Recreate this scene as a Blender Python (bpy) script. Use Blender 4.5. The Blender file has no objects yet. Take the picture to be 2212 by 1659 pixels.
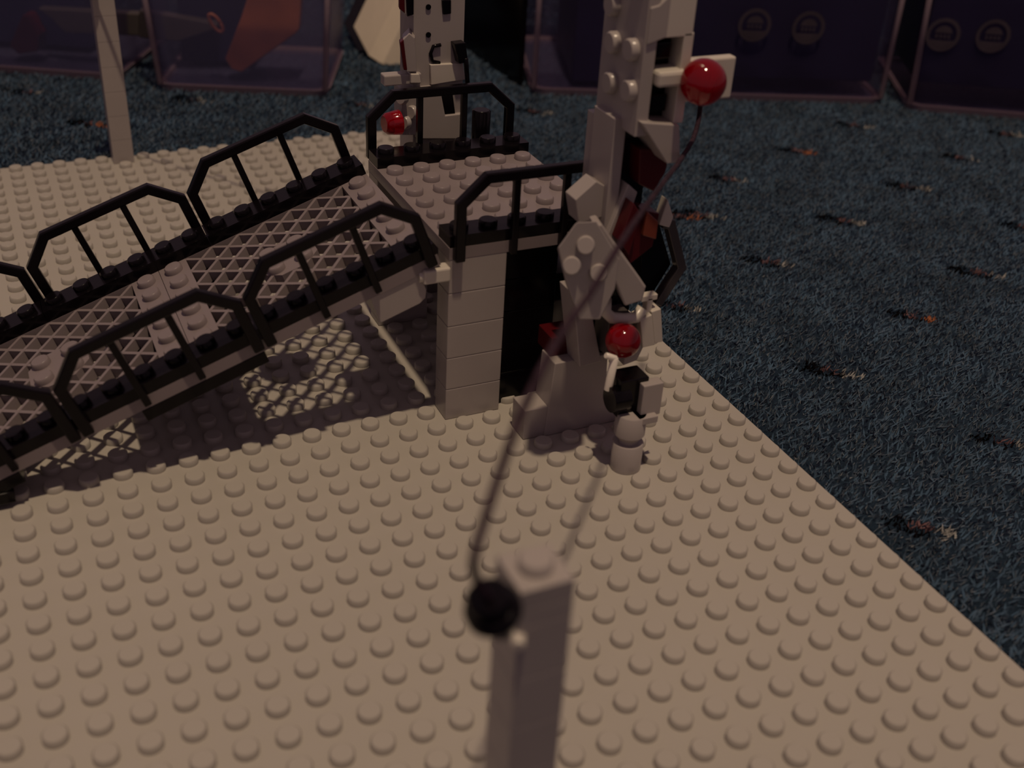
import bpy, math, random
from mathutils import Vector, Matrix
import numpy as np

S = 0.008                      # one stud pitch (8 mm) in metres; geometry below is written in studs
GZ = 0.2                       # height of the baseplate's top over the carpet, in studs
scene = bpy.context.scene
COL = scene.collection

def W(x, y, z):                # stud coordinates -> metres (carpet at z = 0)
    return Vector((x * S, y * S, (z + GZ) * S))

# ------------------------------------------------------------------ camera
CAM_R = np.array([[0.9101033, -0.4111709, 0.0514835], [-0.1753006, -0.494605, -0.8512553], [0.3754754, 0.7657051, -0.5222201]])
CAM_C = np.array([-12.50648, -30.49127, 21.7429])
CAM_F = 2501.14              # focal length in pixels of the 2212 x 1659 frame
cam_data = bpy.data.cameras.new('camera')
cam = bpy.data.objects.new('camera', cam_data); COL.objects.link(cam)
m = Matrix.Identity(4)
for r in range(3):
    m[r][0] = CAM_R[0][r]; m[r][1] = -CAM_R[1][r]; m[r][2] = -CAM_R[2][r]
m.translation = W(*CAM_C)
cam.matrix_world = m
cam_data.sensor_width = 36.0
cam_data.lens = CAM_F / 2212.0 * 36.0
cam_data.clip_start = 0.005
cam_data.clip_end = 20
cam_data.dof.use_dof = True
cam_data.dof.focus_distance = 42 * S
cam_data.dof.aperture_fstop = 15.0
scene.camera = cam

# ------------------------------------------------------------------ light and exposure
world = bpy.data.worlds.new('room_light'); scene.world = world
world.use_nodes = True
bg = world.node_tree.nodes['Background']
bg.inputs['Color'].default_value = (0.84, 0.56, 0.66, 1)
bg.inputs['Strength'].default_value = 0.17
lamp_data = bpy.data.lights.new('ceiling_bulb', 'POINT')
lamp_data.energy = 96.0
lamp_data.color = (1.0, 0.76, 0.52)
lamp_data.shadow_soft_size = 0.035
lamp = bpy.data.objects.new('ceiling_bulb', lamp_data); COL.objects.link(lamp)
lamp.location = W(-5, -54, 260)
scene.view_settings.view_transform = 'Standard'
scene.view_settings.look = 'None'
scene.view_settings.exposure = 0.0
scene.view_settings.gamma = 1.0
scene.view_settings.use_curve_mapping = False

# ------------------------------------------------------------------ materials
def principled(name, color, rough=0.3, spec=0.5, trans=0.0, ior=1.5, sheen=0.0, bump=None, vary=None):
    mt = bpy.data.materials.new(name); mt.use_nodes = True
    nt = mt.node_tree; b = nt.nodes['Principled BSDF']
    b.inputs['Base Color'].default_value = (*color, 1)
    b.inputs['Roughness'].default_value = rough
    b.inputs['Specular IOR Level'].default_value = spec
    b.inputs['IOR'].default_value = ior
    b.inputs['Transmission Weight'].default_value = trans
    b.inputs['Sheen Weight'].default_value = sheen
    tc = nt.nodes.new('ShaderNodeTexCoord')
    if vary:                                   # (scale, amount): faint uneven colour of the stuff itself
        n = nt.nodes.new('ShaderNodeTexNoise'); n.inputs['Scale'].default_value = vary[0]; n.inputs['Detail'].default_value = 4
        nt.links.new(tc.outputs['Object'], n.inputs['Vector'])
        rp = nt.nodes.new('ShaderNodeValToRGB')
        a = vary[1]
        rp.color_ramp.elements[0].position = 0.35; rp.color_ramp.elements[1].position = 0.65
        rp.color_ramp.elements[0].color = (*[c * (1 - a) for c in color], 1)
        rp.color_ramp.elements[1].color = (*[min(1, c * (1 + a)) for c in color], 1)
        nt.links.new(n.outputs['Fac'], rp.inputs['Fac'])
        nt.links.new(rp.outputs['Color'], b.inputs['Base Color'])
    if bump:                                   # (scale, strength)
        n = nt.nodes.new('ShaderNodeTexNoise'); n.inputs['Scale'].default_value = bump[0]; n.inputs['Detail'].default_value = 5
        nt.links.new(tc.outputs['Object'], n.inputs['Vector'])
        bp = nt.nodes.new('ShaderNodeBump'); bp.inputs['Strength'].default_value = bump[1]; bp.inputs['Distance'].default_value = 0.001
        nt.links.new(n.outputs['Fac'], bp.inputs['Height'])
        nt.links.new(bp.outputs['Normal'], b.inputs['Normal'])
    return mt

def frosted(name, color, clear):
    """Cloudy storage-box plastic: part of the light passes straight through, the rest meets a satin surface."""
    mt = bpy.data.materials.new(name); mt.use_nodes = True
    nt = mt.node_tree; b = nt.nodes['Principled BSDF']
    b.inputs['Base Color'].default_value = (*color, 1); b.inputs['Roughness'].default_value = 0.35
    n = nt.nodes.new('ShaderNodeTexNoise'); n.inputs['Scale'].default_value = 40
    tc = nt.nodes.new('ShaderNodeTexCoord'); nt.links.new(tc.outputs['Object'], n.inputs['Vector'])
    mr = nt.nodes.new('ShaderNodeMapRange'); mr.inputs['To Min'].default_value = clear - 0.05; mr.inputs['To Max'].default_value = clear + 0.05
    nt.links.new(n.outputs['Fac'], mr.inputs['Value'])
    t = nt.nodes.new('ShaderNodeBsdfTransparent'); t.inputs['Color'].default_value = (0.95, 0.9, 0.95, 1)
    mix = nt.nodes.new('ShaderNodeMixShader')
    nt.links.new(mr.outputs['Result'], mix.inputs['Fac'])
    nt.links.new(b.outputs['BSDF'], mix.inputs[1]); nt.links.new(t.outputs['BSDF'], mix.inputs[2])
    nt.links.new(mix.outputs['Shader'], nt.nodes['Material Output'].inputs['Surface'])
    return mt

M = {}
M['plate'] = principled('baseplate_grey_plastic', (0.36, 0.335, 0.30), 0.42, 0.35, vary=(9, 0.03))
M['grey'] = principled('light_grey_plastic', (0.335, 0.30, 0.285), 0.28, 0.5, vary=(60, 0.03))
M['pale'] = principled('pale_grey_plastic', (0.52, 0.48, 0.42), 0.3, 0.5, vary=(60, 0.03))
M['deckgrey'] = principled('dull_grey_plastic', (0.21, 0.175, 0.18), 0.3, 0.5, vary=(60, 0.03))
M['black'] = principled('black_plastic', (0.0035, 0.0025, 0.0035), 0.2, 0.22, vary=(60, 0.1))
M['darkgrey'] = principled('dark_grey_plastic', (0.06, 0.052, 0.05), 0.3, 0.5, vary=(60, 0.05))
M['darkred'] = principled('dark_red_plastic', (0.06, 0.004, 0.006), 0.25, 0.4, vary=(60, 0.05))
M['brownred'] = principled('clear_rust_plastic', (0.15, 0.035, 0.02), 0.2, 0.4, vary=(60, 0.1))
M['red'] = principled('clear_red_plastic', (0.50, 0.001, 0.012), 0.08, 0.6, trans=0.72, vary=(60, 0.05))
M['string'] = principled('dark_string', (0.035, 0.02, 0.03), 0.9, 0.1, bump=(900, 0.5), vary=(700, 0.3))
M['white'] = principled('cream_card', (0.66, 0.58, 0.47), 0.6, 0.3, vary=(50, 0.04))
M['orange'] = principled('orange_brown_plastic', (0.42, 0.14, 0.06), 0.4, 0.4, vary=(40, 0.2))
M['tub'] = frosted('cloudy_clear_plastic', (0.10, 0.10, 0.19), 0.72)
M['tubrim'] = frosted('cloudy_plastic_rim', (0.28, 0.21, 0.25), 0.35)
M['tubdark'] = frosted('smoky_clear_plastic', (0.042, 0.036, 0.08), 0.8)
M['navy'] = principled('navy_plastic', (0.012, 0.012, 0.045), 0.5, 0.2, vary=(30, 0.2))
M['print'] = principled('faded_printed_mark', (0.05, 0.038, 0.052), 0.6, 0.2, vary=(90, 0.1))
M['metal'] = principled('silver_plastic', (0.75, 0.70, 0.62), 0.15, 0.8, vary=(60, 0.05))

def carpet_material():
    mt = bpy.data.materials.new('teal_carpet_pile'); mt.use_nodes = True
    nt = mt.node_tree; b = nt.nodes['Principled BSDF']
    b.inputs['Roughness'].default_value = 1.0; b.inputs['Specular IOR Level'].default_value = 0.05
    b.inputs['Sheen Weight'].default_value = 1.0; b.inputs['Sheen Roughness'].default_value = 0.22
    b.inputs['Sheen Tint'].default_value = (0.40, 0.66, 0.90, 1)
    tc = nt.nodes.new('ShaderNodeTexCoord')
    mp = nt.nodes.new('ShaderNodeMapping'); mp.inputs['Rotation'].default_value[2] = math.radians(25); mp.inputs['Scale'].default_value = (1, 2.2, 1)
    nt.links.new(tc.outputs['Object'], mp.inputs['Vector'])
    n1 = nt.nodes.new('ShaderNodeTexNoise'); n1.inputs['Scale'].default_value = 420; n1.inputs['Detail'].default_value = 8; n1.inputs['Roughness'].default_value = 0.7
    n2 = nt.nodes.new('ShaderNodeTexNoise'); n2.inputs['Scale'].default_value = 22; n2.inputs['Detail'].default_value = 3
    nt.links.new(mp.outputs['Vector'], n1.inputs['Vector']); nt.links.new(tc.outputs['Object'], n2.inputs['Vector'])
    ad = nt.nodes.new('ShaderNodeMath'); ad.operation = 'MULTIPLY_ADD'; ad.inputs[1].default_value = 0.7
    ml = nt.nodes.new('ShaderNodeMath'); ml.operation = 'MULTIPLY'; ml.inputs[1].default_value = 0.3
    nt.links.new(n2.outputs['Fac'], ml.inputs[0]); nt.links.new(n1.outputs['Fac'], ad.inputs[0]); nt.links.new(ml.outputs[0], ad.inputs[2])
    rp = nt.nodes.new('ShaderNodeValToRGB')
    rp.color_ramp.elements[0].position = 0.34; rp.color_ramp.elements[0].color = (0.006, 0.011, 0.018, 1)
    rp.color_ramp.elements[1].position = 0.66; rp.color_ramp.elements[1].color = (0.016, 0.030, 0.048, 1)
    nt.links.new(ad.outputs[0], rp.inputs['Fac']); nt.links.new(rp.outputs['Color'], b.inputs['Base Color'])
    bp = nt.nodes.new('ShaderNodeBump'); bp.inputs['Strength'].default_value = 0.6; bp.inputs['Distance'].default_value = 0.0015
    nt.links.new(ad.outputs[0], bp.inputs['Height']); nt.links.new(bp.outputs['Normal'], b.inputs['Normal'])
    return mt
M['carpet'] = carpet_material()
M['pile'] = principled('teal_pile', (0.045, 0.084, 0.135), 0.8, 0.1, sheen=0.35, vary=(45, 0.3))
M['tuft_dark'] = principled('black_tuft', (0.004, 0.003, 0.004), 1, 0.05, vary=(900, 0.4))
M['tuft_pink'] = principled('pink_brown_tuft', (0.15, 0.085, 0.09), 1, 0.05, vary=(900, 0.4))
M['tuft_pale'] = principled('pale_tuft', (0.26, 0.26, 0.25), 1, 0.05, vary=(900, 0.4))
M['tuft_rust'] = principled('rust_tuft', (0.36, 0.13, 0.06), 1, 0.05, vary=(900, 0.4))

# ------------------------------------------------------------------ mesh helpers (all coordinates in studs)
class MB:
    def __init__(self): self.v = []; self.f = []; self.mi = []; self.sm = []; self.cur = 0
    def add(self, vs, fs, smooth=False):
        b = len(self.v); self.v.extend([tuple(v) for v in vs])
        for f in fs:
            self.f.append([b + i for i in f]); self.mi.append(self.cur); self.sm.append(smooth)
        return self
    def box(self, x0, x1, y0, y1, z0, z1):
        vs = [(x, y, z) for z in (z0, z1) for y in (y0, y1) for x in (x0, x1)]
        return self.add(vs, [(0, 2, 3, 1), (4, 5, 7, 6), (0, 1, 5, 4), (2, 6, 7, 3), (0, 4, 6, 2), (1, 3, 7, 5)])
    def hexa(self, bot, top):               # two quads, counter-clockwise seen from above
        return self.add(list(bot) + list(top), [(3, 2, 1, 0), (4, 5, 6, 7), (0, 1, 5, 4), (1, 2, 6, 5), (2, 3, 7, 6), (3, 0, 4, 7)])
    def prism(self, poly, off):             # planar polygon swept by the vector off
        n = len(poly); off = Vector(off); P = [Vector(p) for p in poly]
        nrm = Vector((0, 0, 0))
        for i in range(n): nrm += P[i].cross(P[(i + 1) % n])
        if nrm.dot(off) > 0: P.reverse()
        vs = P + [p + off for p in P]
        fs = [list(range(n)), list(range(2 * n - 1, n - 1, -1))] + [[(i + 1) % n, i, n + i, n + (i + 1) % n] for i in range(n)]
        return self.add(vs, fs)
    def cyl(self, c, ax, r, h, seg=24, r2=None, chamfer=0.0, caps=True):
        ax = Vector(ax).normalized(); c = Vector(c)
        u = ax.orthogonal().normalized(); w = ax.cross(u)
        r2 = r if r2 is None else r2
        rings = [(0, r), (h - chamfer, r2), (h, r2 - chamfer)] if chamfer else [(0, r), (h, r2)]
        vs = []
        for d, rr in rings:
            for i in range(seg):
                a = 2 * math.pi * i / seg
                vs.append(c + ax * d + (u * math.cos(a) + w * math.sin(a)) * rr)
        k = len(rings)
        fs = [[j * seg + i, j * seg + (i + 1) % seg, (j + 1) * seg + (i + 1) % seg, (j + 1) * seg + i] for j in range(k - 1) for i in range(seg)]
        self.add(vs, fs, True)
        if caps:
            self.add(vs[:seg], [list(range(seg))[::-1]]); self.add(vs[-seg:], [list(range(seg))])
        return self
    def stud(self, x, y, z, seg=20): return self.cyl((x, y, z), (0, 0, 1), 0.305, 0.215, seg, chamfer=0.04)
    def sphere(self, c, r, seg=28, ring=18, sq=(1, 1, 1)):
        c = Vector(c); vs = []; fs = []
        for j in range(ring + 1):
            t = math.pi * j / ring
            for i in range(seg):
                a = 2 * math.pi * i / seg
                vs.append(c + Vector((r * sq[0] * math.sin(t) * math.cos(a), r * sq[1] * math.sin(t) * math.sin(a), r * sq[2] * math.cos(t))))
        for j in range(ring):
            for i in range(seg):
                fs.append([j * seg + i, (j + 1) * seg + i, (j + 1) * seg + (i + 1) % seg, j * seg + (i + 1) % seg])
        return self.add(vs, fs, True)
    def tube(self, pts, r, seg=10, smooth=True):
        pts = [Vector(p) for p in pts]; n = len(pts); vs = []; fs = []
        t0 = (pts[1] - pts[0]).normalized(); u = t0.orthogonal().normalized()
        for k, p in enumerate(pts):
            t = (pts[min(k + 1, n - 1)] - pts[max(k - 1, 0)]).normalized()
            u = (u - t * u.dot(t)).normalized(); w = t.cross(u)
            for i in range(seg):
                a = 2 * math.pi * i / seg; vs.append(p + (u * math.cos(a) + w * math.sin(a)) * r)
        for k in range(n - 1):
            for i in range(seg): fs.append([k * seg + i, k * seg + (i + 1) % seg, (k + 1) * seg + (i + 1) % seg, (k + 1) * seg + i])
        fs.append(list(range(seg))[::-1]); fs.append([(n - 1) * seg + i for i in range(seg)])
        return self.add(vs, fs, smooth)
    def frame_path(self, pts, half, y0, y1):
        """A flat bar bent along pts (x, z), mitred at the corners, half = half width in the x-z plane, from y0 to y1."""
        P = [Vector((p[0], p[1])) for p in pts]; n = len(P); L = []; R = []
        for k in range(n):
            d1 = (P[k] - P[k - 1]).normalized() if k else (P[1] - P[0]).normalized()
            d2 = (P[k + 1] - P[k]).normalized() if k < n - 1 else d1
            t = (d1 + d2).normalized(); nn = Vector((-t.y, t.x)); s = half / max(0.3, nn.dot(Vector((-d1.y, d1.x))))
            L.append(P[k] + nn * s); R.append(P[k] - nn * s)
        vs = []
        for k in range(n): vs += [(L[k].x, y0, L[k].y), (R[k].x, y0, R[k].y), (R[k].x, y1, R[k].y), (L[k].x, y1, L[k].y)]
        fs = []
        for k in range(n - 1):
            a = 4 * k; b = a + 4
            for i in range(4): fs.append([a + i, a + (i + 1) % 4, b + (i + 1) % 4, b + i])
        fs += [[3, 2, 1, 0], [4 * n - 4, 4 * n - 3, 4 * n - 2, 4 * n - 1]]
        return self.add(vs, fs)
    def build(self, name, mats, parent=None, bevel=0.0, mw=None):
        """Link as ONE mesh object. mw: stud-space placement of the mesh's own coordinates (4x4) when it is not simply the world."""
        me = bpy.data.meshes.new(name)
        T = Matrix.Identity(4) if mw is None else mw
        base = parent.get('_base') if parent is not None else None
        off = Vector(base) if base is not None else Vector((0, 0, 0))
        if parent is None:
            off = self.origin(T)
        vs = [((T @ Vector(v)) - off) * S for v in self.v]
        me.from_pydata([tuple(v) for v in vs], [], self.f)
        if not isinstance(mats, (list, tuple)): mats = [mats]
        for mt in mats: me.materials.append(mt)
        me.polygons.foreach_set('material_index', self.mi)
        me.polygons.foreach_set('use_smooth', self.sm)
        me.update()
        o = bpy.data.objects.new(name, me); COL.objects.link(o)
        if parent is None: o.location = W(*off)
        else: o.parent = parent
        if bevel:
            b = o.modifiers.new('bevel', 'BEVEL'); b.width = bevel * S; b.segments = 2; b.limit_method = 'ANGLE'; b.angle_limit = math.radians(50)
        o['_base'] = list(off)
        return o
    def origin(self, T):
        P = [T @ Vector(v) for v in self.v]
        return Vector(((min(p.x for p in P) + max(p.x for p in P)) / 2, (min(p.y for p in P) + max(p.y for p in P)) / 2, min(p.z for p in P)))

def tag(o, label, cat, group=None, kind=None):
    o['label'] = label; o['category'] = cat
    if group: o['group'] = group
    if kind: o['kind'] = kind
    return o
def thing(name, base, label, cat, group=None):
    o = bpy.data.objects.new(name, None); COL.objects.link(o)
    o.location = W(*base); o.empty_display_size = 0.005; o['_base'] = list(base)
    return tag(o, label, cat, group)
def part_empty(name, parent):
    o = bpy.data.objects.new(name, None); COL.objects.link(o); o.parent = parent; o.empty_display_size = 0.003
    o['_base'] = list(parent['_base']); return o

# pixel of the photograph -> point (used only to lay out carpet flecks and the far, low-detail things at their real places)
def ray(u, v): return CAM_R.T @ np.array([(u - 1106.0) / CAM_F, (v - 829.5) / CAM_F, 1.0])
def on_z(u, v, z): d = ray(u, v); return Vector(CAM_C + (z - CAM_C[2]) / d[2] * d)
def on_y(u, v, y): d = ray(u, v); return Vector(CAM_C + (y - CAM_C[1]) / d[1] * d)
def on_x(u, v, x): d = ray(u, v); return Vector(CAM_C + (x - CAM_C[0]) / d[0] * d)
def on_plane(u, v, p, n): d = Vector(ray(u, v)); c = Vector(CAM_C); n = Vector(n); return c + d * ((Vector(p) - c).dot(n) / d.dot(n))

rng = random.Random(7)

# ------------------------------------------------------------------ the carpet: a backing and its pile, coloured flecks woven in
def floor():
    mb = MB()
    n = 20; x0, x1, y0, y1 = -260, 300, -90, 420
    vs = [(x0 + (x1 - x0) * i / n, y0 + (y1 - y0) * j / n, -GZ) for j in range(n + 1) for i in range(n + 1)]
    fs = [(j * (n + 1) + i, j * (n + 1) + i + 1, (j + 1) * (n + 1) + i + 1, (j + 1) * (n + 1) + i) for j in range(n) for i in range(n)]
    mb.add(vs, fs)
    o = mb.build('floor', M['carpet'])
    tag(o, 'dark teal carpet with scattered black, pink and white flecks', 'carpet', kind='structure')
    g = np.random.default_rng(11)
    # fleck centres seen in the photograph, then others around the room
    seen = [(1842, 267, 0), (1717, 322, 1), (2172, 286, 0), (2071, 337, 0), (1567, 382, 0), (1954, 399, 0), (1817, 472, 0), (2206, 486, 0), (1655, 561, 0), (1505, 460, 0),
            (2110, 584, 0), (1967, 678, 1), (1783, 795, 0), (2165, 950, 0), (1985, 1135, 0), (48, 195, 0), (182, 262, 1), (405, 211, 0), (1150, 237, 0), (770, 222, 0), (1462, 462, 1), (1455, 655, 0)]
    cen = []
    for u, v, k in seen:
        q = on_z(u, v, 0.0); cen.append((q.x, q.y, k))
    for gx in range(-60, 90, 9):
        for gy in range(-44, 90, 9):
            x = gx + rng.uniform(-3, 3); y = gy + rng.uniform(-3, 3)
            q = CAM_R @ (np.array([x, y, -GZ]) - CAM_C)
            if q[2] > 0 and abs(q[0] / q[2] * CAM_F) < 1150 and abs(q[1] / q[2] * CAM_F) < 880: continue
            cen.append((x, y, int(rng.random() < .25)))
    # fibre roots: dense close to the model, thinner farther off
    parts = []
    for (ax, bx, ay, by, dens) in ((10, 30, -24, 30, 80), (30, 56, -16, 30, 60), (-32, 10, 28, 54, 48), (10, 50, 30, 42, 44), (56, 66, -24, 30, 8), (10, 62, 42, 62, 8), (-50, -38, -24, 30, 6), (-44, 62, 58, 90, 4), (-50, 62, -40, -24, 4)):
        k = int((bx - ax) * (by - ay) * dens); parts.append(np.stack([g.uniform(ax, bx, k), g.uniform(ay, by, k), np.full(k, math.sqrt(95.0 / dens))], 1))
    R = np.concatenate(parts)
    R = R[~((R[:, 0] > -38.1) & (R[:, 0] < 10.12) & (R[:, 1] > -20.1) & (R[:, 1] < 28.12))]
    n = len(R); mi = np.zeros(n, int)
    a = math.radians(-30); e = np.array([math.cos(a), math.sin(a)]); f = np.array([-math.sin(a), math.cos(a)])
    for (cx, cy, kind) in cen:
        d = R[:, :2] - np.array([cx, cy]); near = np.abs(d).max(1) < 2.6
        idx = np.nonzero(near)[0]; dd = d[idx]; u = dd @ e; w = dd @ f; s_ = g.uniform(.85, 1.1); no = g.normal(0, .12, len(idx))
        for (uc, wc, ru, rw, m_) in ((.75, -.1, .55, .3, 4 if kind else 3), (-.55, .15, .6, .42, 1), (.1, -.25, .45, .25, 1), (.12, .1, .4, .24, 2)):
            hit = (((u / s_ - uc) / ru) ** 2 + ((w / s_ - wc) / rw) ** 2 + no) < 1
            mi[idx[hit]] = m_
    az = g.uniform(0, 2 * math.pi, n); lean = np.abs(g.normal(.6, .4, n)); L = g.uniform(.13, .26, n) * np.clip(R[:, 2], 1, 1.4); wd = g.uniform(.022, .042, n) * np.clip(R[:, 2], 1, 2.5)
    bias = np.array([.10, -.05])
    tip = np.stack([R[:, 0] + np.cos(az) * lean * L + bias[0] * L * 3, R[:, 1] + np.sin(az) * lean * L + bias[1] * L * 3, -GZ + L * .8], 1)
    pa = g.uniform(0, 2 * math.pi, n); px, py = np.cos(pa) * wd, np.sin(pa) * wd
    z0 = np.full(n, -GZ - .02)
    b0 = np.stack([R[:, 0] - px, R[:, 1] - py, z0], 1); b1 = np.stack([R[:, 0] + px, R[:, 1] + py, z0], 1)
    m0 = (b0 * .45 + tip * .55) + np.stack([-px * .45, -py * .45, 0 * px], 1); m1 = (b1 * .45 + tip * .55) + np.stack([px * .45, py * .45, 0 * px], 1)
    V = np.stack([b0, b1, m1, m0, tip], 1).reshape(-1, 3) * S
    off = np.array(o['_base']) * S; V = V - off
    F = []
    for k in range(n):
        q = 5 * k; F.append((q, q + 1, q + 2, q + 3)); F.append((q + 3, q + 2, q + 4))
    me = bpy.data.meshes.new('carpet_pile'); me.from_pydata(V.tolist(), [], F)
    for mt in (M['pile'], M['tuft_dark'], M['tuft_pink'], M['tuft_pale'], M['tuft_rust']): me.materials.append(mt)
    me.polygons.foreach_set('material_index', np.repeat(mi, 2).astype(np.int32).tolist()); me.update()
    c = bpy.data.objects.new('carpet_pile', me); COL.objects.link(c); c.parent = o; c['kind'] = 'stuff'
floor()

# ------------------------------------------------------------------ studded baseplate
def baseplate():
    mb = MB(); X0, X1, Y0, Y1, r = -38, 10, -20, 28, 0.35
    poly = []
    for cx, cy, a0 in ((X1 - r, Y1 - r, 0), (X0 + r, Y1 - r, 90), (X0 + r, Y0 + r, 180), (X1 - r, Y0 + r, 270)):
        for k in range(7):
            a = math.radians(a0 + 15 * k); poly.append((cx + r * math.cos(a), cy + r * math.sin(a)))
    n = len(poly)
    lo = [(x, y, -0.17) for x, y in poly]; up = [(x, y, -0.03) for x, y in poly]
    ce = ((X0 + X1) / 2, (Y0 + Y1) / 2)
    tp = [(x - 0.03 * (1 if x > ce[0] else -1), y - 0.03 * (1 if y > ce[1] else -1), 0) for x, y in poly]
    mb.add(lo + up + tp, [list(range(n))[::-1]] + [[i, (i + 1) % n, n + (i + 1) % n, n + i] for i in range(n)] + [[n + i, n + (i + 1) % n, 2 * n + (i + 1) % n, 2 * n + i] for i in range(n)] + [[2 * n + i for i in range(n)]])
    for i in range(X0, X1):
        for j in range(Y0, Y1): mb.stud(i + .5, j + .5, 0, 16 if j > 10 else 22)
    o = mb.build('studded_baseplate', M['plate'])
    tag(o, 'large square pale grey studded baseplate lying on the teal carpet', 'baseplate')
baseplate()

# ------------------------------------------------------------------ brick helpers
def brick(mb, x0, x1, y0, y1, z0, h, studs=True):
    g = 0.007
    mb.box(x0 + g, x1 - g, y0 + g, y1 - g, z0 + g * .6, z0 + h - g * .6)
    if studs:
        for i in range(int(round(x1 - x0))):
            for j in range(int(round(y1 - y0))): mb.stud(x0 + i + .5, y0 + j + .5, z0 + h - .01)

def pillar(name, x0, x1, y0, y1, n, mat, label, extra=0):
    t = thing(name, ((x0 + x1) / 2, (y0 + y1) / 2, 0), label, 'pillar')
    for k in range(n):
        mb = MB(); brick(mb, x0, x1, y0, y1, 1.2 * k, 1.2, studs=(k == n - 1 and extra == 1))
        mb.build('brick', mat, t, 0.03)
    return t
t = pillar('brick_pillar', 0, 2, 0, 1, 5, M['grey'], 'light grey pillar of five stacked bricks holding up the near corner of the bridge deck')
mb = MB(); mb.box(-.88, .02, -.14, .35, 5.32, 5.8); mb.cyl((-.88, .1, 5.55), (-1, 0, 0), .2, .12, 16, chamfer=.03)
mb.build('hinge_finger', M['pale'], t, 0.06)
pillar('brick_pillar', 0, 2, 7, 8, 5, M['grey'], 'light grey brick pillar under the far corner of the bridge deck')
pillar('black_brick_support', 2.05, 4.05, .35, 2.35, 5, M['black'], 'black brick support under the bridge deck, right of the light grey pillar')
pillar('black_brick_support', 4, 6, 6, 8, 5, M['black'], 'black brick support under the far right corner of the bridge deck')
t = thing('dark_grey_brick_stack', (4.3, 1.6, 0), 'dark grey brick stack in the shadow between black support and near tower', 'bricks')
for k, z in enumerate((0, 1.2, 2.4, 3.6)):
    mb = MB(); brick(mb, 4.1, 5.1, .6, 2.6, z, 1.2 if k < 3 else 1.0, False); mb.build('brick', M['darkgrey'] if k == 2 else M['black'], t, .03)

# ------------------------------------------------------------------ railings (used on deck and ramp), in local x-z with base at z = 0
def railing_pts(xa, xb, zb, ze, zt):
    c = (xa + xb) / 2
    return [(xa, zb), (xa, ze), (c - 1.87, zt), (c + 1.87, zt), (xb, ze), (xb, zb)]
def railing(parent, xa, xb, y0, y1, zb, ze, zt, mw=None):
    c = (xa + xb) / 2; h = 0.17
    mb = MB(); mb.frame_path(railing_pts(xa + h, xb - h, zb, ze - .05, zt - h), h, y0, y1)
    r = mb.build('railing', M['black'], parent, .05, mw)
    for sx in (-.87, .87):
        s = MB(); ym = (y0 + y1) / 2; s.box(c + sx - .11, c + sx + .11, ym - .11, ym + .11, zb, zt - .1)
        s.build('spindle', M['black'], r, .03, mw)
    return r

# ------------------------------------------------------------------ level deck
deck = thing('bridge_deck', (3, 4, 6.0), 'level studded bridge deck with black railings, resting on brick pillars', 'bridge')
mb = MB(); mb.box(0, 6, 0, 8, 6.0, 6.4)
for i in range(6):
    for j in range(1, 7): mb.stud(i + .5, j + .5, 6.39)
mb.build('deck_plate', M['deckgrey'], deck, 0)
for j in (0, 7):
    mb = MB(); mb.box(.02, 5.98, j + .01, j + .99, 6.4, 6.8)
    for i in range(6): mb.stud(i + .5, j + .5, 6.79)
    e = mb.build('edge_plate', M['black'], deck, 0); e['label'] = 'black studded edge plate'
railing(deck, 0.0, 5.8, 8.0, 8.3, 6.4, 7.95, 8.85)
railing(deck, 0.1, 5.9, -.3, 0.0, 6.0, 7.95, 8.85)

# ------------------------------------------------------------------ sloping ramp, hinged at the deck; local frame s (along), y, n (normal)
ANG = math.radians(19.7)
RMW = Matrix.Translation((0, 0, 6.0)) @ Matrix.Rotation(-ANG, 4, 'Y')
ramp = thing('bridge_ramp', (-9, 4, 0), 'sloping ramp of grille plates with black railings, running down left from the deck', 'ramp')
S0 = -0.28
def grille_plate(k):
    a = S0 - 8 * k; b = a - 8
    mb = MB()
    mb.box(b + .01, b + 1, 0, 8, 0, .4); mb.box(a - 1, a - .01, 0, 8, 0, .4); mb.box(b + 1, a - 1, 0, 1, 0, .4); mb.box(b + 1, a - 1, 7, 8, 0, .4)
    for s in (a - .5, b + .5):
        for j in range(1, 7): mb.stud(s, j + .5, .39)
    w = 0.058; x0, x1, y0, y1 = b + .98, a - .98, .98, 7.02
    for d in (1, -1):                           # two sets of diagonal bars, one stud apart along the edge
        for q in range(-14, 15):
            pts = []
            for (xx, yy) in ((x0, None), (x1, None), (None, y0), (None, y1)):
                lx = (b + 4); ly = 4
                if xx is not None: yv = ly + d * (xx - lx) + q; pts += [(xx, yv)] if y0 - 1e-6 <= yv <= y1 + 1e-6 else []
                else: xv = lx + d * (yy - ly - q); pts += [(xv, yy)] if x0 - 1e-6 <= xv <= x1 + 1e-6 else []
            if len(pts) < 2: continue
            p, r = min(pts), max(pts)
            if math.dist(p, r) < .2: continue
            nx, ny = -(r[1] - p[1]), (r[0] - p[0]); l = math.hypot(nx, ny); nx *= w / l; ny *= w / l
            zt = .385 if d == 1 else .375
            q4 = [(p[0] - nx, p[1] - ny), (r[0] - nx, r[1] - ny), (r[0] + nx, r[1] + ny), (p[0] + nx, p[1] + ny)]
            mb.hexa([(x, y, .02) for x, y in q4], [(x, y, zt) for x, y in q4])
    c = b + 4
    k_ = .98; q_ = .45                           # the solid studded patch in the middle of each grille
    mb.prism([(c + x, 4 + y, .01) for x, y in ((-k_, -q_), (-q_, -k_), (q_, -k_), (k_, -q_), (k_, q_), (q_, k_), (-q_, k_), (-k_, q_))], (0, 0, .39))
    for dx in (-.5, .5):
        for dy in (-.5, .5): mb.stud(c + dx, 4 + dy, .39)
    mb.build('grille_plate', M['deckgrey'], ramp, 0, RMW)
grille_plate(0); grille_plate(1)
mb = MB(); mb.box(-18.4, -16.36, 0, 8, 0, .4)
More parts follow.
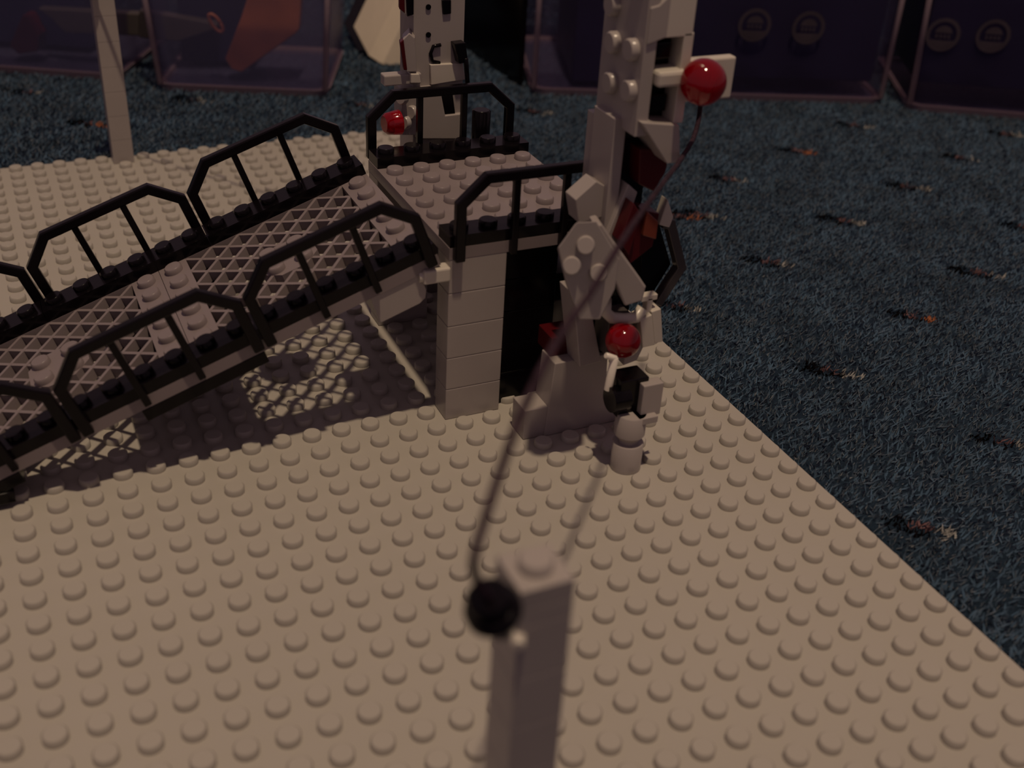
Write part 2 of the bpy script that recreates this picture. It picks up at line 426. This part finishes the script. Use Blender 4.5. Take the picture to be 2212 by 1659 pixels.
for i in (0, 1):
    for j in range(1, 7): mb.stud(-16.86 - i, j + .5, .39)
mb.build('end_plate', M['deckgrey'], ramp, 0, RMW)
for j in (0, 7):
    for k in range(3):
        a = S0 - 6 * k; b = a - 6
        mb = MB(); mb.box(b + .01, a - .01, j + .01, j + .99, .4, .8)
        for i in range(6): mb.stud(b + i + .5, j + .5, .79)
        e = mb.build('edge_plate', M['black'], ramp, 0, RMW); e['label'] = 'black studded edge plate'
for k in range(3):
    a = -0.42 - 5.87 * k
    railing(ramp, a - 5.8, a, 8.0, 8.3, .2, 2.0, 2.95, RMW)
    railing(ramp, a - 5.8, a, -.3, 0.0, .2, 2.0, 2.95, RMW)
for s in (-10.35, -18.2):
    mb = MB(); mb.box(s, s + 4, -.02, 8, -.42, -.01); e = mb.build('joint_plate', M['black'], ramp, .02, RMW); e['label'] = 'black plate under the joint'
mb = MB(); mb.box(-15.75, -13.6, -.1, 8, .22, .6); mb.build('foot_plate', M['black'], ramp, .03)
mb = MB()
mb.prism([(-2.75, 0.05, 0), (-2.75, 0.05, -1.0), (-1.35, 0.05, -1.0), (-1.12, .05, -.9), (-1.0, .05, -.65), (-1.0, .05, 0)], (0, 2.9, 0))
mb.build('hinge_block', M['grey'], ramp, .03, RMW)

# ------------------------------------------------------------------ near tower
def P(mb, poly, off): return mb.prism(poly, off)
near = thing('brick_tower', (4, -1, 0), 'tall grey brick tower in front of the deck with red ball lamps on its right', 'tower', None)
def nb(name, mat, fn, bevel=.03, label=None):
    mb = MB(); fn(mb); o = mb.build(name, mat, near, bevel)
    if label: o['label'] = label
    return o
nb('foot_brick', M['grey'], lambda m: (m.box(2.0, 5.6, -2.0, -1.05, .01, 1.15)))
nb('front_panel', M['grey'], lambda m: P(m, [(2.75, -2.05, .01), (5.5, -2.05, .01), (5.5, -2.05, .9), (4.95, -2.05, 1.5), (4.9, -2.05, 2.8), (2.95, -2.05, 2.8)], (0, 1.0, 0)))
nb('inner_red_brick', M['darkred'], lambda m: m.box(3.0, 4.2, -1.6, -.6, 2.8, 3.5), label='dark red brick inside the tower')
nb('lower_arm', M['grey'], lambda m: P(m, [(3.62, -2.5, 2.8), (4.4, -2.5, 2.85), (3.65, -2.5, 5.5), (3.15, -2.5, 5.5)], (0, 1.0, 0)))
def npoly(m, pts, y, off): return P(m, [on_y(u, v, y) for u, v in pts], off)
nb('slanted_plate', M['grey'], lambda m: (npoly(m, [(1246, 480), (1288, 478), (1338, 560), (1328, 625), (1296, 690), (1252, 690), (1224, 612), (1206, 535)], -4.2, (.42, .85, -.45)),
    [m.cyl(on_y(u, v, -4.18), (-.45, -1, .35), .27, .24, 20, chamfer=.04) for u, v in ((1264, 528), (1234, 572), (1292, 588))]))
nb('slanted_beam', M['grey'], lambda m: npoly(m, [(1284, 488), (1300, 484), (1330, 528), (1396, 620), (1388, 650), (1350, 662), (1326, 604)], -3.7, (.28, .9, -.1)), .06)
nb('waist_column', M['grey'], lambda m: (m.box(4.18, 4.58, -2.2, -.9, 6.2, 10.9), m.box(4.3, 4.62, -.9, -.3, 6.6, 10.58), P(m, [on_y(u, v, -1.95) for u, v in ((1250, 482), (1243, 432), (1288, 392), (1340, 418), (1314, 463), (1288, 474))], (0, .7, 0))))
nb('waist_core', M['black'], lambda m: (m.box(4.66, 5.6, -1.9, -.5, 2.8, 11.0),))
nb('waist_panel', M['grey'], lambda m: P(m, [(4.1, -2.4, 7.0), (4.6, -2.4, 6.6), (5.1, -2.4, 8.6), (4.75, -2.4, 8.9)], (0, .5, 0)))
nb('red_panel', M['darkred'], lambda m: P(m, [(4.95, -2.5, 10.0), (5.05, -2.5, 8.9), (5.6, -2.5, 8.6), (5.95, -2.5, 9.2), (6.0, -2.5, 9.9)], (0, 1.0, 0)), label='dark red panel')
nb('red_panel', M['darkred'], lambda m: P(m, [(4.35, -2.9, 7.3), (4.75, -2.9, 6.75), (5.0, -2.9, 8.1), (4.7, -2.9, 8.5)], (0, .6, 0)), label='dark red slanting panel')
nb('rust_panel', M['darkred'], lambda m: P(m, [(4.75, -2.6, 6.7), (5.0, -2.6, 6.3), (5.75, -2.6, 6.8), (5.85, -2.6, 7.9), (5.2, -2.6, 8.1)], (0, .8, 0)), label='dark red hinge panel')
nb('rust_window', M['brownred'], lambda m: P(m, [(5.25, -2.75, 7.3), (5.75, -2.75, 7.1), (5.75, -2.75, 7.7), (5.3, -2.75, 8.1)], (0, .3, 0)), label='rust coloured clear piece')
nb('bracket_frame', M['darkgrey'], lambda m: m.frame_path([(6.65, 7.05), (6.95, 7.0), (7.6, 5.35), (6.85, 4.1)], .16, -1.7, -1.35), label='dark grey bent rim')
nb('black_bracket', M['black'], lambda m: (P(m, [(6.2, -1.3, 5.8), (6.7, -1.3, 7.0), (7.4, -1.3, 5.35), (6.75, -1.3, 4.2), (6.3, -1.3, 4.4)], (0, .6, 0))), label='black angled bracket')
nb('pale_tip', M['pale'], lambda m: P(m, [(6.35, -1.9, 7.15), (6.75, -1.9, 7.0), (6.85, -1.9, 7.35), (6.55, -1.9, 8.0)], (0, .4, 0)), label='pale pointed tip')
# upper part
XL = 4.4
nb('studded_side_plate', M['grey'], lambda m: (m.box(XL, XL + .4, -3.0, -.6, 10.6, 18), [m.cyl((XL + .02, y, z), (-1, 0, 0), .32, .26, 20, chamfer=.05) for y, z in ((-1.43, 12.9), (-2.5, 12.98), (-1.5, 11.75), (-2.6, 11.85), (-1.2, 13.9), (-1.43, 15.1), (-2.5, 15.1))]))
nb('sloped_panel', M['grey'], lambda m: P(m, [(XL + .05, -3.06, 13.25), (5.05, -3.06, 13.42), (5.05, -3.06, 14.6), (4.7, -3.06, 14.3), (XL + .05, -3.06, 14.25)], (0, 1.0, 0)))
nb('corner_column', M['pale'], lambda m: (m.box(4.95, 5.9, -3.05, -1.2, 13.4, 18), m.box(5.62, 5.95, -3.05, -1.2, 10.9, 13.5)))
nb('window_core', M['black'], lambda m: (m.box(4.75, 5.7, -2.4, -1.0, 10.8, 13.4), m.box(4.9, 5.4, -2.8, -2.3, 12.75, 13.2), m.box(4.9, 5.5, -2.75, -2.3, 11.2, 11.7)))
nb('window_bar', M['pale'], lambda m: m.box(4.85, 5.8, -3.25, -2.4, 12.05, 12.5), .1, label='pale bar across the dark window')
nb('tile', M['pale'], lambda m: m.box(5.9, 7.5, -3.05, -2.7, 11.5, 12.72), .06)
nb('inverted_wedge', M['grey'], lambda m: m.hexa([(5.5, -3.2, 9.75), (5.95, -3.2, 9.75), (5.95, -2.2, 9.75), (5.5, -2.2, 9.75)], [(4.45, -3.2, 11.1), (5.75, -3.2, 10.9), (5.95, -1.2, 10.9), (4.45, -1.2, 11.1)]))
nb('top_red_brick', M['darkred'], lambda m: P(m, [(XL + .42, -2.8, 14.0), (4.93, -2.8, 14.2), (4.93, -2.8, 18), (XL + .42, -2.8, 18)], (0, .5, 0)), label='dark red sloped brick')
ball = nb('ball_lamp', M['red'], lambda m: m.sphere((6.15, -3.5, 12.22), .66), 0, label='clear red ball')
nb('lamp_socket', M['grey'], lambda m: m.cyl((6.15, -3.2, 12.2), (0, 1, 0), .32, .4, 20))
# low lamp and its clips
nb('ball_lamp', M['red'], lambda m: m.sphere((4.5, -3.5, 4.16), .56), 0, label='clear red ball')
nb('curved_hook', M['pale'], lambda m: m.tube([(4.02, -3.0, 5.45), (4.05, -3.0, 5.0), (4.3, -3.0, 4.75), (4.75, -3.0, 4.62), (5.2, -3.0, 4.6), (5.4, -3.0, 4.9)], .19, 12), 0)
nb('clip_block', M['pale'], lambda m: (P(m, [(5.3, -3.1, 4.55), (5.72, -3.1, 4.66), (5.98, -3.1, 3.5), (5.52, -3.1, 3.48)], (0, .6, 0)), P(m, [(5.75, -3.0, 4.7), (6.1, -3.0, 4.76), (6.34, -3.0, 3.5), (6.02, -3.0, 3.5)], (0, .6, 0))), label='pale clip')
nb('clip_tee', M['pale'], lambda m: (m.box(5.62, 5.82, -2.9, -2.6, 4.6, 5.15), m.box(5.4, 5.98, -2.9, -2.6, 5.05, 5.25)), .03, label='pale tee')
nb('clip_foot', M['grey'], lambda m: P(m, [(5.2, -2.6, 3.3), (5.95, -2.6, 3.35), (5.7, -2.6, 2.7), (5.2, -2.6, 2.6)], (0, .8, 0)))
nb('lamp_arm', M['darkgrey'], lambda m: m.box(4.3, 5.2, -2.9, -2.0, 3.3, 4.6))

# ------------------------------------------------------------------ round-brick lamp post in front of the near tower
lp = thing('round_brick_post', (4.5, -4.5, 0), 'short grey post of round bricks standing on the baseplate before the near tower', 'post')
mb = MB(); mb.cyl((4.5, -4.5, .01), (0, 0, 1), .5, 1.0, 32, chamfer=.03); mb.cyl((4.5, -4.5, 1.0), (0, 0, 1), .32, .2, 24); mb.build('round_brick', M['grey'], lp)
mb = MB(); mb.cyl((4.5, -4.5, 1.2), (0, 0, 1), .40, .14, 28, r2=.5); mb.cyl((4.5, -4.5, 1.34), (0, 0, 1), .5, .76, 32, chamfer=.03); mb.box(4.5, 5.2, -4.98, -4.3, 1.85, 2.1); mb.build('round_brick', M['grey'], lp, .03)
mb = MB(); mb.box(4.68, 5.4, -4.75, -4.35, 1.98, 3.15); mb.build('flat_tile', M['grey'], lp, .03)
mb = MB(); mb.box(4.0, 5.0, -4.5, -3.7, 1.95, 3.3); mb.cyl((3.75, -4.3, 2.6), (1, 0, 0), .42, .6, 22); mb.build('dark_joint', M['black'], lp, .04)
mb = MB(); mb.cyl((3.78, -4.1, 2.85), (.1, 0, 1), .13, 1.15, 16, chamfer=.03); mb.cyl((3.92, -4.1, 3.95), (-.6, 0, .3), .1, .4, 12, chamfer=.02); mb.build('silver_rod', M['metal'], lp)

# ------------------------------------------------------------------ far tower
far = thing('brick_tower', (3.2, 10.2, 0), 'tall grey brick tower behind the deck with a red lamp on its left', 'tower')
def fb(name, mat, fn, bevel=.03, label=None):
    mb = MB(); fn(mb); o = mb.build(name, mat, far, bevel)
    if label: o['label'] = label
    return o
fq = lambda u, v, y=9.6: on_y(u, v, y)
def fpoly(pts, y=9.6, d=.6):
    return lambda m: P(m, [fq(u, v, y) for u, v in pts], (0, d, 0))
fb('main_column', M['grey'], lambda m: (m.box(2.35, 4.35, 9.7, 11.2, 3.0, 18)))
fb('foot_brick', M['grey'], lambda m: (m.box(2.0, 5.0, 9.0, 11.5, .01, 3.0)))
fb('front_block', M['pale'], fpoly([(930, 140), (1000, 137), (1006, 172), (932, 184)], 9.55, .5), label='pale block')
fb('lower_panel', M['grey'], fpoly([(905, 190), (950, 186), (962, 250), (1000, 246), (1002, 300), (900, 300)], 9.5, .4))
fb('dark_window', M['black'], fpoly([(954, 202), (978, 200), (984, 246), (958, 248)], 9.62, .3))
fb('dark_window', M['black'], fpoly([(955, 0), (975, 0), (975, 30), (958, 32)], 9.62, .3))
fb('dark_hole', M['black'], lambda m: [m.cyl(fq(u, v, 9.69), (0, -1, 0), .1, .04, 16) for u, v in ((925, 15), (925, 75))])
fb('dark_curve', M['black'], lambda m: m.tube([fq(u, v, 9.66) for u, v in ((952, 97), (936, 100), (930, 116), (934, 132), (950, 136))], .07, 8), 0)
fb('black_clip', M['black'], fpoly([(982, 95), (1006, 92), (1012, 135), (992, 138)], 9.3, .5))
fb('black_rod', M['black'], lambda m: m.tube([fq(1006, 125, 9.3), fq(1010, 180, 9.3)], .09, 10))
fb('side_panel', M['grey'], lambda m: [P(m, [fq(u, v, 9.4) for u, v in pts], (.3, .8, 0)) for pts in ([(866, -60), (893, -60), (893, 36), (880, 38), (866, 20)], [(868, 88), (884, 72), (896, 82), (900, 155), (876, 156)])])
fb('red_strip', M['darkred'], lambda m: [P(m, [fq(u, v, 9.3) for u, v in pts], (.1, .4, 0)) for pts in ([(863, -60), (873, -60), (875, 30), (863, 20)], [(864, 92), (872, 86), (880, 152), (872, 152)])], label='dark red strip')
fb('dark_slot', M['black'], fpoly([(876, -60), (894, -60), (894, 32), (880, 36)], 9.3, .06))
fb('side_bar', M['grey'], lambda m: m.box(1.15, 2.6, 9.5, 10.0, 8.55, 8.95), .05)
fb('side_bar_end', M['pale'], lambda m: P(m, [fq(888, 160, 9.35), fq(906, 160, 9.35), fq(910, 180, 9.35), fq(888, 180, 9.35)], (0, .4, 0)), label='pale end')
fb('stud_block', M['grey'], lambda m: (P(m, [fq(u, v, 9.5) for u, v in ((868, 195), (905, 190), (905, 292), (868, 292))], (0, .9, 0)), [m.cyl(fq(u, v, 9.5), (-.9, -.5, .1), .26, .2, 18, chamfer=.04) for u, v in ((872, 210), (893, 242), (878, 264))]))
fb('black_plug', M['black'], lambda m: m.cyl((4.95, 9.2, 6.3), (0, 0, 1), .36, 1.15, 22, chamfer=.06))
fb('ball_lamp', M['red'], lambda m: m.cyl(fq(862, 264, 9.4), (-1, -.1, 0), .47, .62, 26, r2=.4, chamfer=.1), 0, label='clear red ball')

# ------------------------------------------------------------------ string posts
def post(x0, y0, label, plug_side):
    t = thing('string_post', (x0 + .5, y0 + .5, 0), label, 'post', None)
    z = 0
    for k in range(7):
        mb = MB(); brick(mb, x0, x0 + 1, y0, y0 + 1, z, 1.2, False); z += 1.2
        mb.build('brick', M['grey'], t, .015)
    for k in range(2):
        mb = MB(); brick(mb, x0, x0 + 1, y0, y0 + 1, z, .4, k == 1); z += .4
        mb.build('plate', M['grey'], t, .015)
    return t
t = post(-6, -18, 'slim grey brick post in the near foreground with a black plug at its top', -1)
mb = MB(); mb.cyl((-5.93, -17.9, 8.2), (-.5, -1, 0), .12, .28, 14, chamfer=.03); mb.build('side_stud', M['pale'], t)
post(-7, 27, 'slim grey post of single bricks at the far edge of the baseplate', 1)

# black plugs that hold the string ends, and the strings
def string(name, pts, plug, plugdir, label):
    t = thing(name, tuple(pts[0]), label, 'string')
    pts = [Vector(plug) + Vector(plugdir).normalized() * .95] + [Vector(q) for q in pts]
    fine = []
    for k in range(len(pts) - 1):
        p0 = Vector(pts[max(k - 1, 0)]); p1 = Vector(pts[k]); p2 = Vector(pts[k + 1]); p3 = Vector(pts[min(k + 2, len(pts) - 1)])
        for i in range(8):
            u = i / 8; fine.append(0.5 * ((2 * p1) + (p2 - p0) * u + (2 * p0 - 5 * p1 + 4 * p2 - p3) * u * u + (3 * p1 - p0 - 3 * p2 + p3) * u ** 3))
    fine.append(Vector(pts[-1]))
    MB().tube(fine, .075, 10).build('cord', M['string'], t)
    c = Vector(plug); d = Vector(plugdir).normalized()
    mb = MB(); mb.cyl(c, d, .18, .55, 28, r2=.44); mb.cyl(c + d * .55, d, .46, .22, 28, chamfer=.05); mb.cyl(c + d * .77, d, .36, .28, 28, chamfer=.06)
    e = mb.build('end_plug', M['black'], t, 0)
    return t
A = Vector((-6.7, -18.2, 9.4)); B = Vector((5.75, -3.55, 11.4))
hd = (B - A); pn = Vector((hd.y, -hd.x, 0)).normalized()
px = [(1024, 1235), (1030, 1180), (1045, 1130), (1062, 1075), (1082, 1015), (1103, 955), (1124, 900), (1146, 850), (1172, 795), (1202, 740), (1236, 688), (1272, 638), (1312, 572), (1352, 508), (1392, 450), (1432, 396), (1470, 345), (1497, 300), (1509, 258), (1514, 215)]
string('string', [on_plane(u, v, A, pn) for u, v in px], (-6.4, -18.25, 8.74), (-.38, -.1, 1), 'dark string rising from the foreground post to the near tower')

string('string', [(-6.95, 26.8, 8.7), (-5.6, 24.8, 9.4), (-3, 20.8, 10.9), (0, 16.2, 12.8), (2.6, 12.2, 14.6), (3.0, 11.3, 14.9)], (-7.0, 26.9, 8.2), (-.3, -.3, 1), 'dark string running from the far post up to the far tower')

# ------------------------------------------------------------------ storage tubs in the background
def tub(name, p0, p1, depth, height, label, taper=.06, rad=.9, rim=.45, extra=(), mat='tub'):
    """Open rounded box: p0 -> p1 is the bottom edge of its front, seen from the baseplate."""
    p0 = Vector((*p0, -GZ)); p1 = Vector((*p1, -GZ)); e = (p1 - p0); w = e.length; e.normalize(); d = Vector((-e.y, e.x, 0))
    t = thing(name, tuple(p0 + e * w / 2 + d * depth / 2), label, 'storage tub')
    def loop(z, grow):
        x0, x1, y0, y1 = -grow, w + grow, -grow, depth + grow; out = []
        for cx, cy, a0 in ((x1 - rad, y1 - rad, 0), (x0 + rad, y1 - rad, 90), (x0 + rad, y0 + rad, 180), (x1 - rad, y0 + rad, 270)):
            for k in range(7):
                a = math.radians(a0 + 15 * k); q = p0 + e * (cx + rad * math.cos(a)) + d * (cy + rad * math.sin(a)); out.append((q.x, q.y, z - GZ))
        return out
    def shell(z0, z1, g0, g1, th, steps=1):
        mb = MB(); L = []
        for k in range(steps + 1):
            z = z0 + (z1 - z0) * k / steps; L.append(loop(z, g0 + (g1 - g0) * k / steps))
        for k in range(steps, -1, -1):
            z = z0 + (z1 - z0) * k / steps; L.append(loop(z, g0 + (g1 - g0) * k / steps - th))
        n = len(L[0]); vs = [p for l in L for p in l]; fs = []
        m_ = len(L)
        for k in range(m_):
            for i in range(n): fs.append([k * n + i, k * n + (i + 1) % n, ((k + 1) % m_) * n + (i + 1) % n, ((k + 1) % m_) * n + i])
        mb.add(vs, fs, False); return mb
    shell(rim, height, 0, taper * height, .12, 4).build('wall', M[mat], t)
    shell(.02, rim, -.05, .06, .3).build('bottom_rim', M['tubrim'], t)
    mb = MB(); l = loop(.15, -.3); n = len(l); l2 = [(x, y, z + .12) for x, y, z in l]
    mb.add(l + l2, [list(range(n))[::-1], [n + i for i in range(n)]] + [[i, (i + 1) % n, n + (i + 1) % n, n + i] for i in range(n)]).build('base', M['tub'], t)
    for xx in (.2, w - .2) + extra:                # thickened upright edges of the front
        mb = MB(); g = taper * height
        b0 = p0 + e * xx; sgn = -1 if xx < 1 else (1 if xx > w - 1 else 0)
        mb.tube([b0 + Vector((0, 0, .4)) + d * .15, b0 + e * (g * sgn) + d * (.15 - g) + Vector((0, 0, height))], .17, 10).build('corner_rib', M['tubrim'], t)
    return t, p0, e, d, w
tB = tub('storage_tub', (-2.9, 38.7), (6.3, 34.8), 9, 9.5, 'small cloudy plastic tub with an orange brown piece inside, behind the baseplate')
tA = tub('storage_tub', (-22.6, 50.6), (-4.7, 40.95), 10, 9.5, 'cloudy plastic tub at far left with red and grey pieces inside')
tC = tub('storage_tub', (18.3, 32.2), (39.2, 24.4), 12, 11, 'long cloudy plastic tub with printed round marks, right of the black box', taper=.0, extra=(9.35,), mat='tubdark')
tD = tub('storage_tub', (39.9, 23.1), (58, 12.6), 11, 11, 'cloudy plastic tub at far right behind the carpet, next to the long tub', mat='tubdark')

def inside(name, mat, pts, off_d, thick, tb, label, cat, z=None):
    """A loose solid piece in a tub: outline in the plane off_d behind the tub's front wall, thick deep."""
    t_, p0, e, d, w = tb
    poly = [on_plane(u, v, p0 + d * off_d, d) for u, v in pts]
    mb = MB(); mb.prism(poly, d * thick); o = mb.build(name, mat, None, .08); return tag(o, label, cat)
inside('orange_blade', M['orange'], [(486, 128), (500, 150), (522, 157), (640, 72), (646, 64), (656, -70), (556, -70), (520, 40)], 1.6, 1.0, tB, 'orange brown flat piece leaning inside the small cloudy tub', 'toy piece')
t_, p0, e, d, w = tB
mb = MB(); c = on_plane(466, 50, p0 + d * 1.5, d)
mb.tube([c + e * (.28 * math.cos(a) - .25 * math.sin(a)) + Vector((0, 0, .5 * math.sin(a))) for a in [2 * math.pi * i / 28 for i in range(29)]], .1, 10)
tag(mb.build('tan_ring', M['orange'], None), 'small tan ring hanging in the small cloudy tub', 'ring')
inside('grey_strip', M['darkgrey'], [(300, 22), (470, 52), (470, 62), (385, 90), (300, 82)], 3.2, .8, tB, 'dark grey strip lying behind the tan ring in the small tub', 'toy piece')
inside('grey_plank', M['darkgrey'], [(80, 18), (300, 30), (300, 78), (140, 72), (110, 40)], 2.0, .8, tA, 'dark grey plank inside the far left tub', 'toy piece')
inside('red_cone', M['darkred'], [(20, 100), (48, 32), (60, 34), (85, 75), (80, 112), (40, 118)], 1.4, 1.2, tA, 'dark red pointed piece inside the far left tub', 'toy piece')
def filler(name, tb, x0, x1, y0, y1, z0, z1, mat, label):
    t_, p0, e, d, w = tb
    q = lambda x, y, z: p0 + e * x + d * y + Vector((0, 0, z))
    mb = MB(); mb.hexa([q(x0, y0, z0), q(x1, y0, z0), q(x1, y1, z0), q(x0, y1, z0)], [q(x0, y0, z1), q(x1, y0, z1), q(x1, y1, z1), q(x0, y1, z1)])
    tag(mb.build(name, mat, None, .1), label, 'box')
filler('navy_box', tC, 2.6, 9.0, 1.0, 10.5, .6, 10, M['navy'], 'dark navy box inside the left half of the long cloudy tub')
filler('navy_box', tC, 9.6, 21.6, .9, 10.5, 1.2, 10, M['navy'], 'dark navy box behind the printed round marks of the long tub')
filler('navy_box', tD, .4, 15, .9, 9.5, 1.6, 10, M['navy'], 'dark navy box inside the tub at far right')
filler('black_bin', tB, .6, 5.0, 4.2, 8.2, .6, 9, M['navy'], 'dark box at the back of the small cloudy tub')
filler('black_bin', tA, 1.5, 17, 4.2, 9.2, .6, 9, M['navy'], 'dark box at the back of the far left tub')

def mark(tb, u, v):
    """Round printed mark on a tub's front: ring, dome, strokes and filled lower part."""
    t_, p0, e, d, w = tb
    n = (d + Vector((0, 0, .06))).normalized()
    c = on_plane(u, v, p0 - d * .02, n)
    up = Vector((0, 0, 1)) - n * n.z; up.normalize(); R = 1.0
    q = lambda x, y: c + e * x * R + up * y * R - n * .03
    mb = MB(); N = 48
    ro, ri = 1.0, .78
    for i in range(N):
        a, b = 2 * math.pi * i / N, 2 * math.pi * (i + 1) / N
        mb.prism([q(ro * math.cos(a), ro * math.sin(a)), q(ro * math.cos(b), ro * math.sin(b)), q(ri * math.cos(b), ri * math.sin(b)), q(ri * math.cos(a), ri * math.sin(a))], n * -.02)
    seg = [q(.8 * math.cos(a), .8 * math.sin(a)) for a in [math.radians(205 + 130 * i / 16) for i in range(17)]]
    mb.prism(seg, n * -.02)
    dome = [q(.5 * math.cos(a), .12 + .42 * math.sin(a)) for a in [math.pi * i / 14 for i in range(15)]]
    mb.prism(dome, n * -.02)
    for x in (-.36, -.12, .12, .36):
        mb.prism([q(x - .07, -.2), q(x + .07, -.2), q(x + .07, .02), q(x - .07, .02)], n * -.02)
    mb.build('printed_mark', M['print'], t_, 0)
for u, v in ((1630, 54), (1746, 60)): mark(tC, u, v)
for u, v in ((2037, 75), (2145, 78)): mark(tD, u, v)

# ------------------------------------------------------------------ black box and tilted white carton behind the far tower
mb = MB(); mb.hexa([(18.25, 33.8, -.19), (18.6, 33.9, -.19), (22.1, 44, -.19), (18.1, 44, -.19)], [(18.25, 33.8, 12), (18.6, 33.9, 12), (22.1, 44, 12), (18.0, 44, 12)])
tag(mb.build('black_box', M['black'], None, .15), 'black box standing on the carpet left of the long tub', 'box')
q0 = on_z(825, 142, -GZ + .02)
Lc = Vector((2.65, .07, 4.9)) * 1.3
pn_ = (0, -.35, .94)
p3 = q0; p2 = on_plane(795, 122, q0, pn_); p1 = on_plane(762, 58, q0, pn_); p4 = on_plane(872, 143, q0, pn_); p5 = p4 + (p1 - p2) * .9
mb = MB(); mb.prism([p1, p2, p3, p4, p5], Lc)
carton = tag(mb.build('white_carton', M['white'], None, .1), 'cream white carton tilted on the carpet left of the far tower', 'box')
q1 = q0 + Vector((1.6, 4.2, .1))
mb = MB(); mb.prism([on_plane(u, v, q1, pn_) for u, v in ((742, 50), (782, 128), (826, 150), (868, 148), (868, 122), (810, 90))], Lc)
mb.build('black_backing', M['black'], carton, .05)
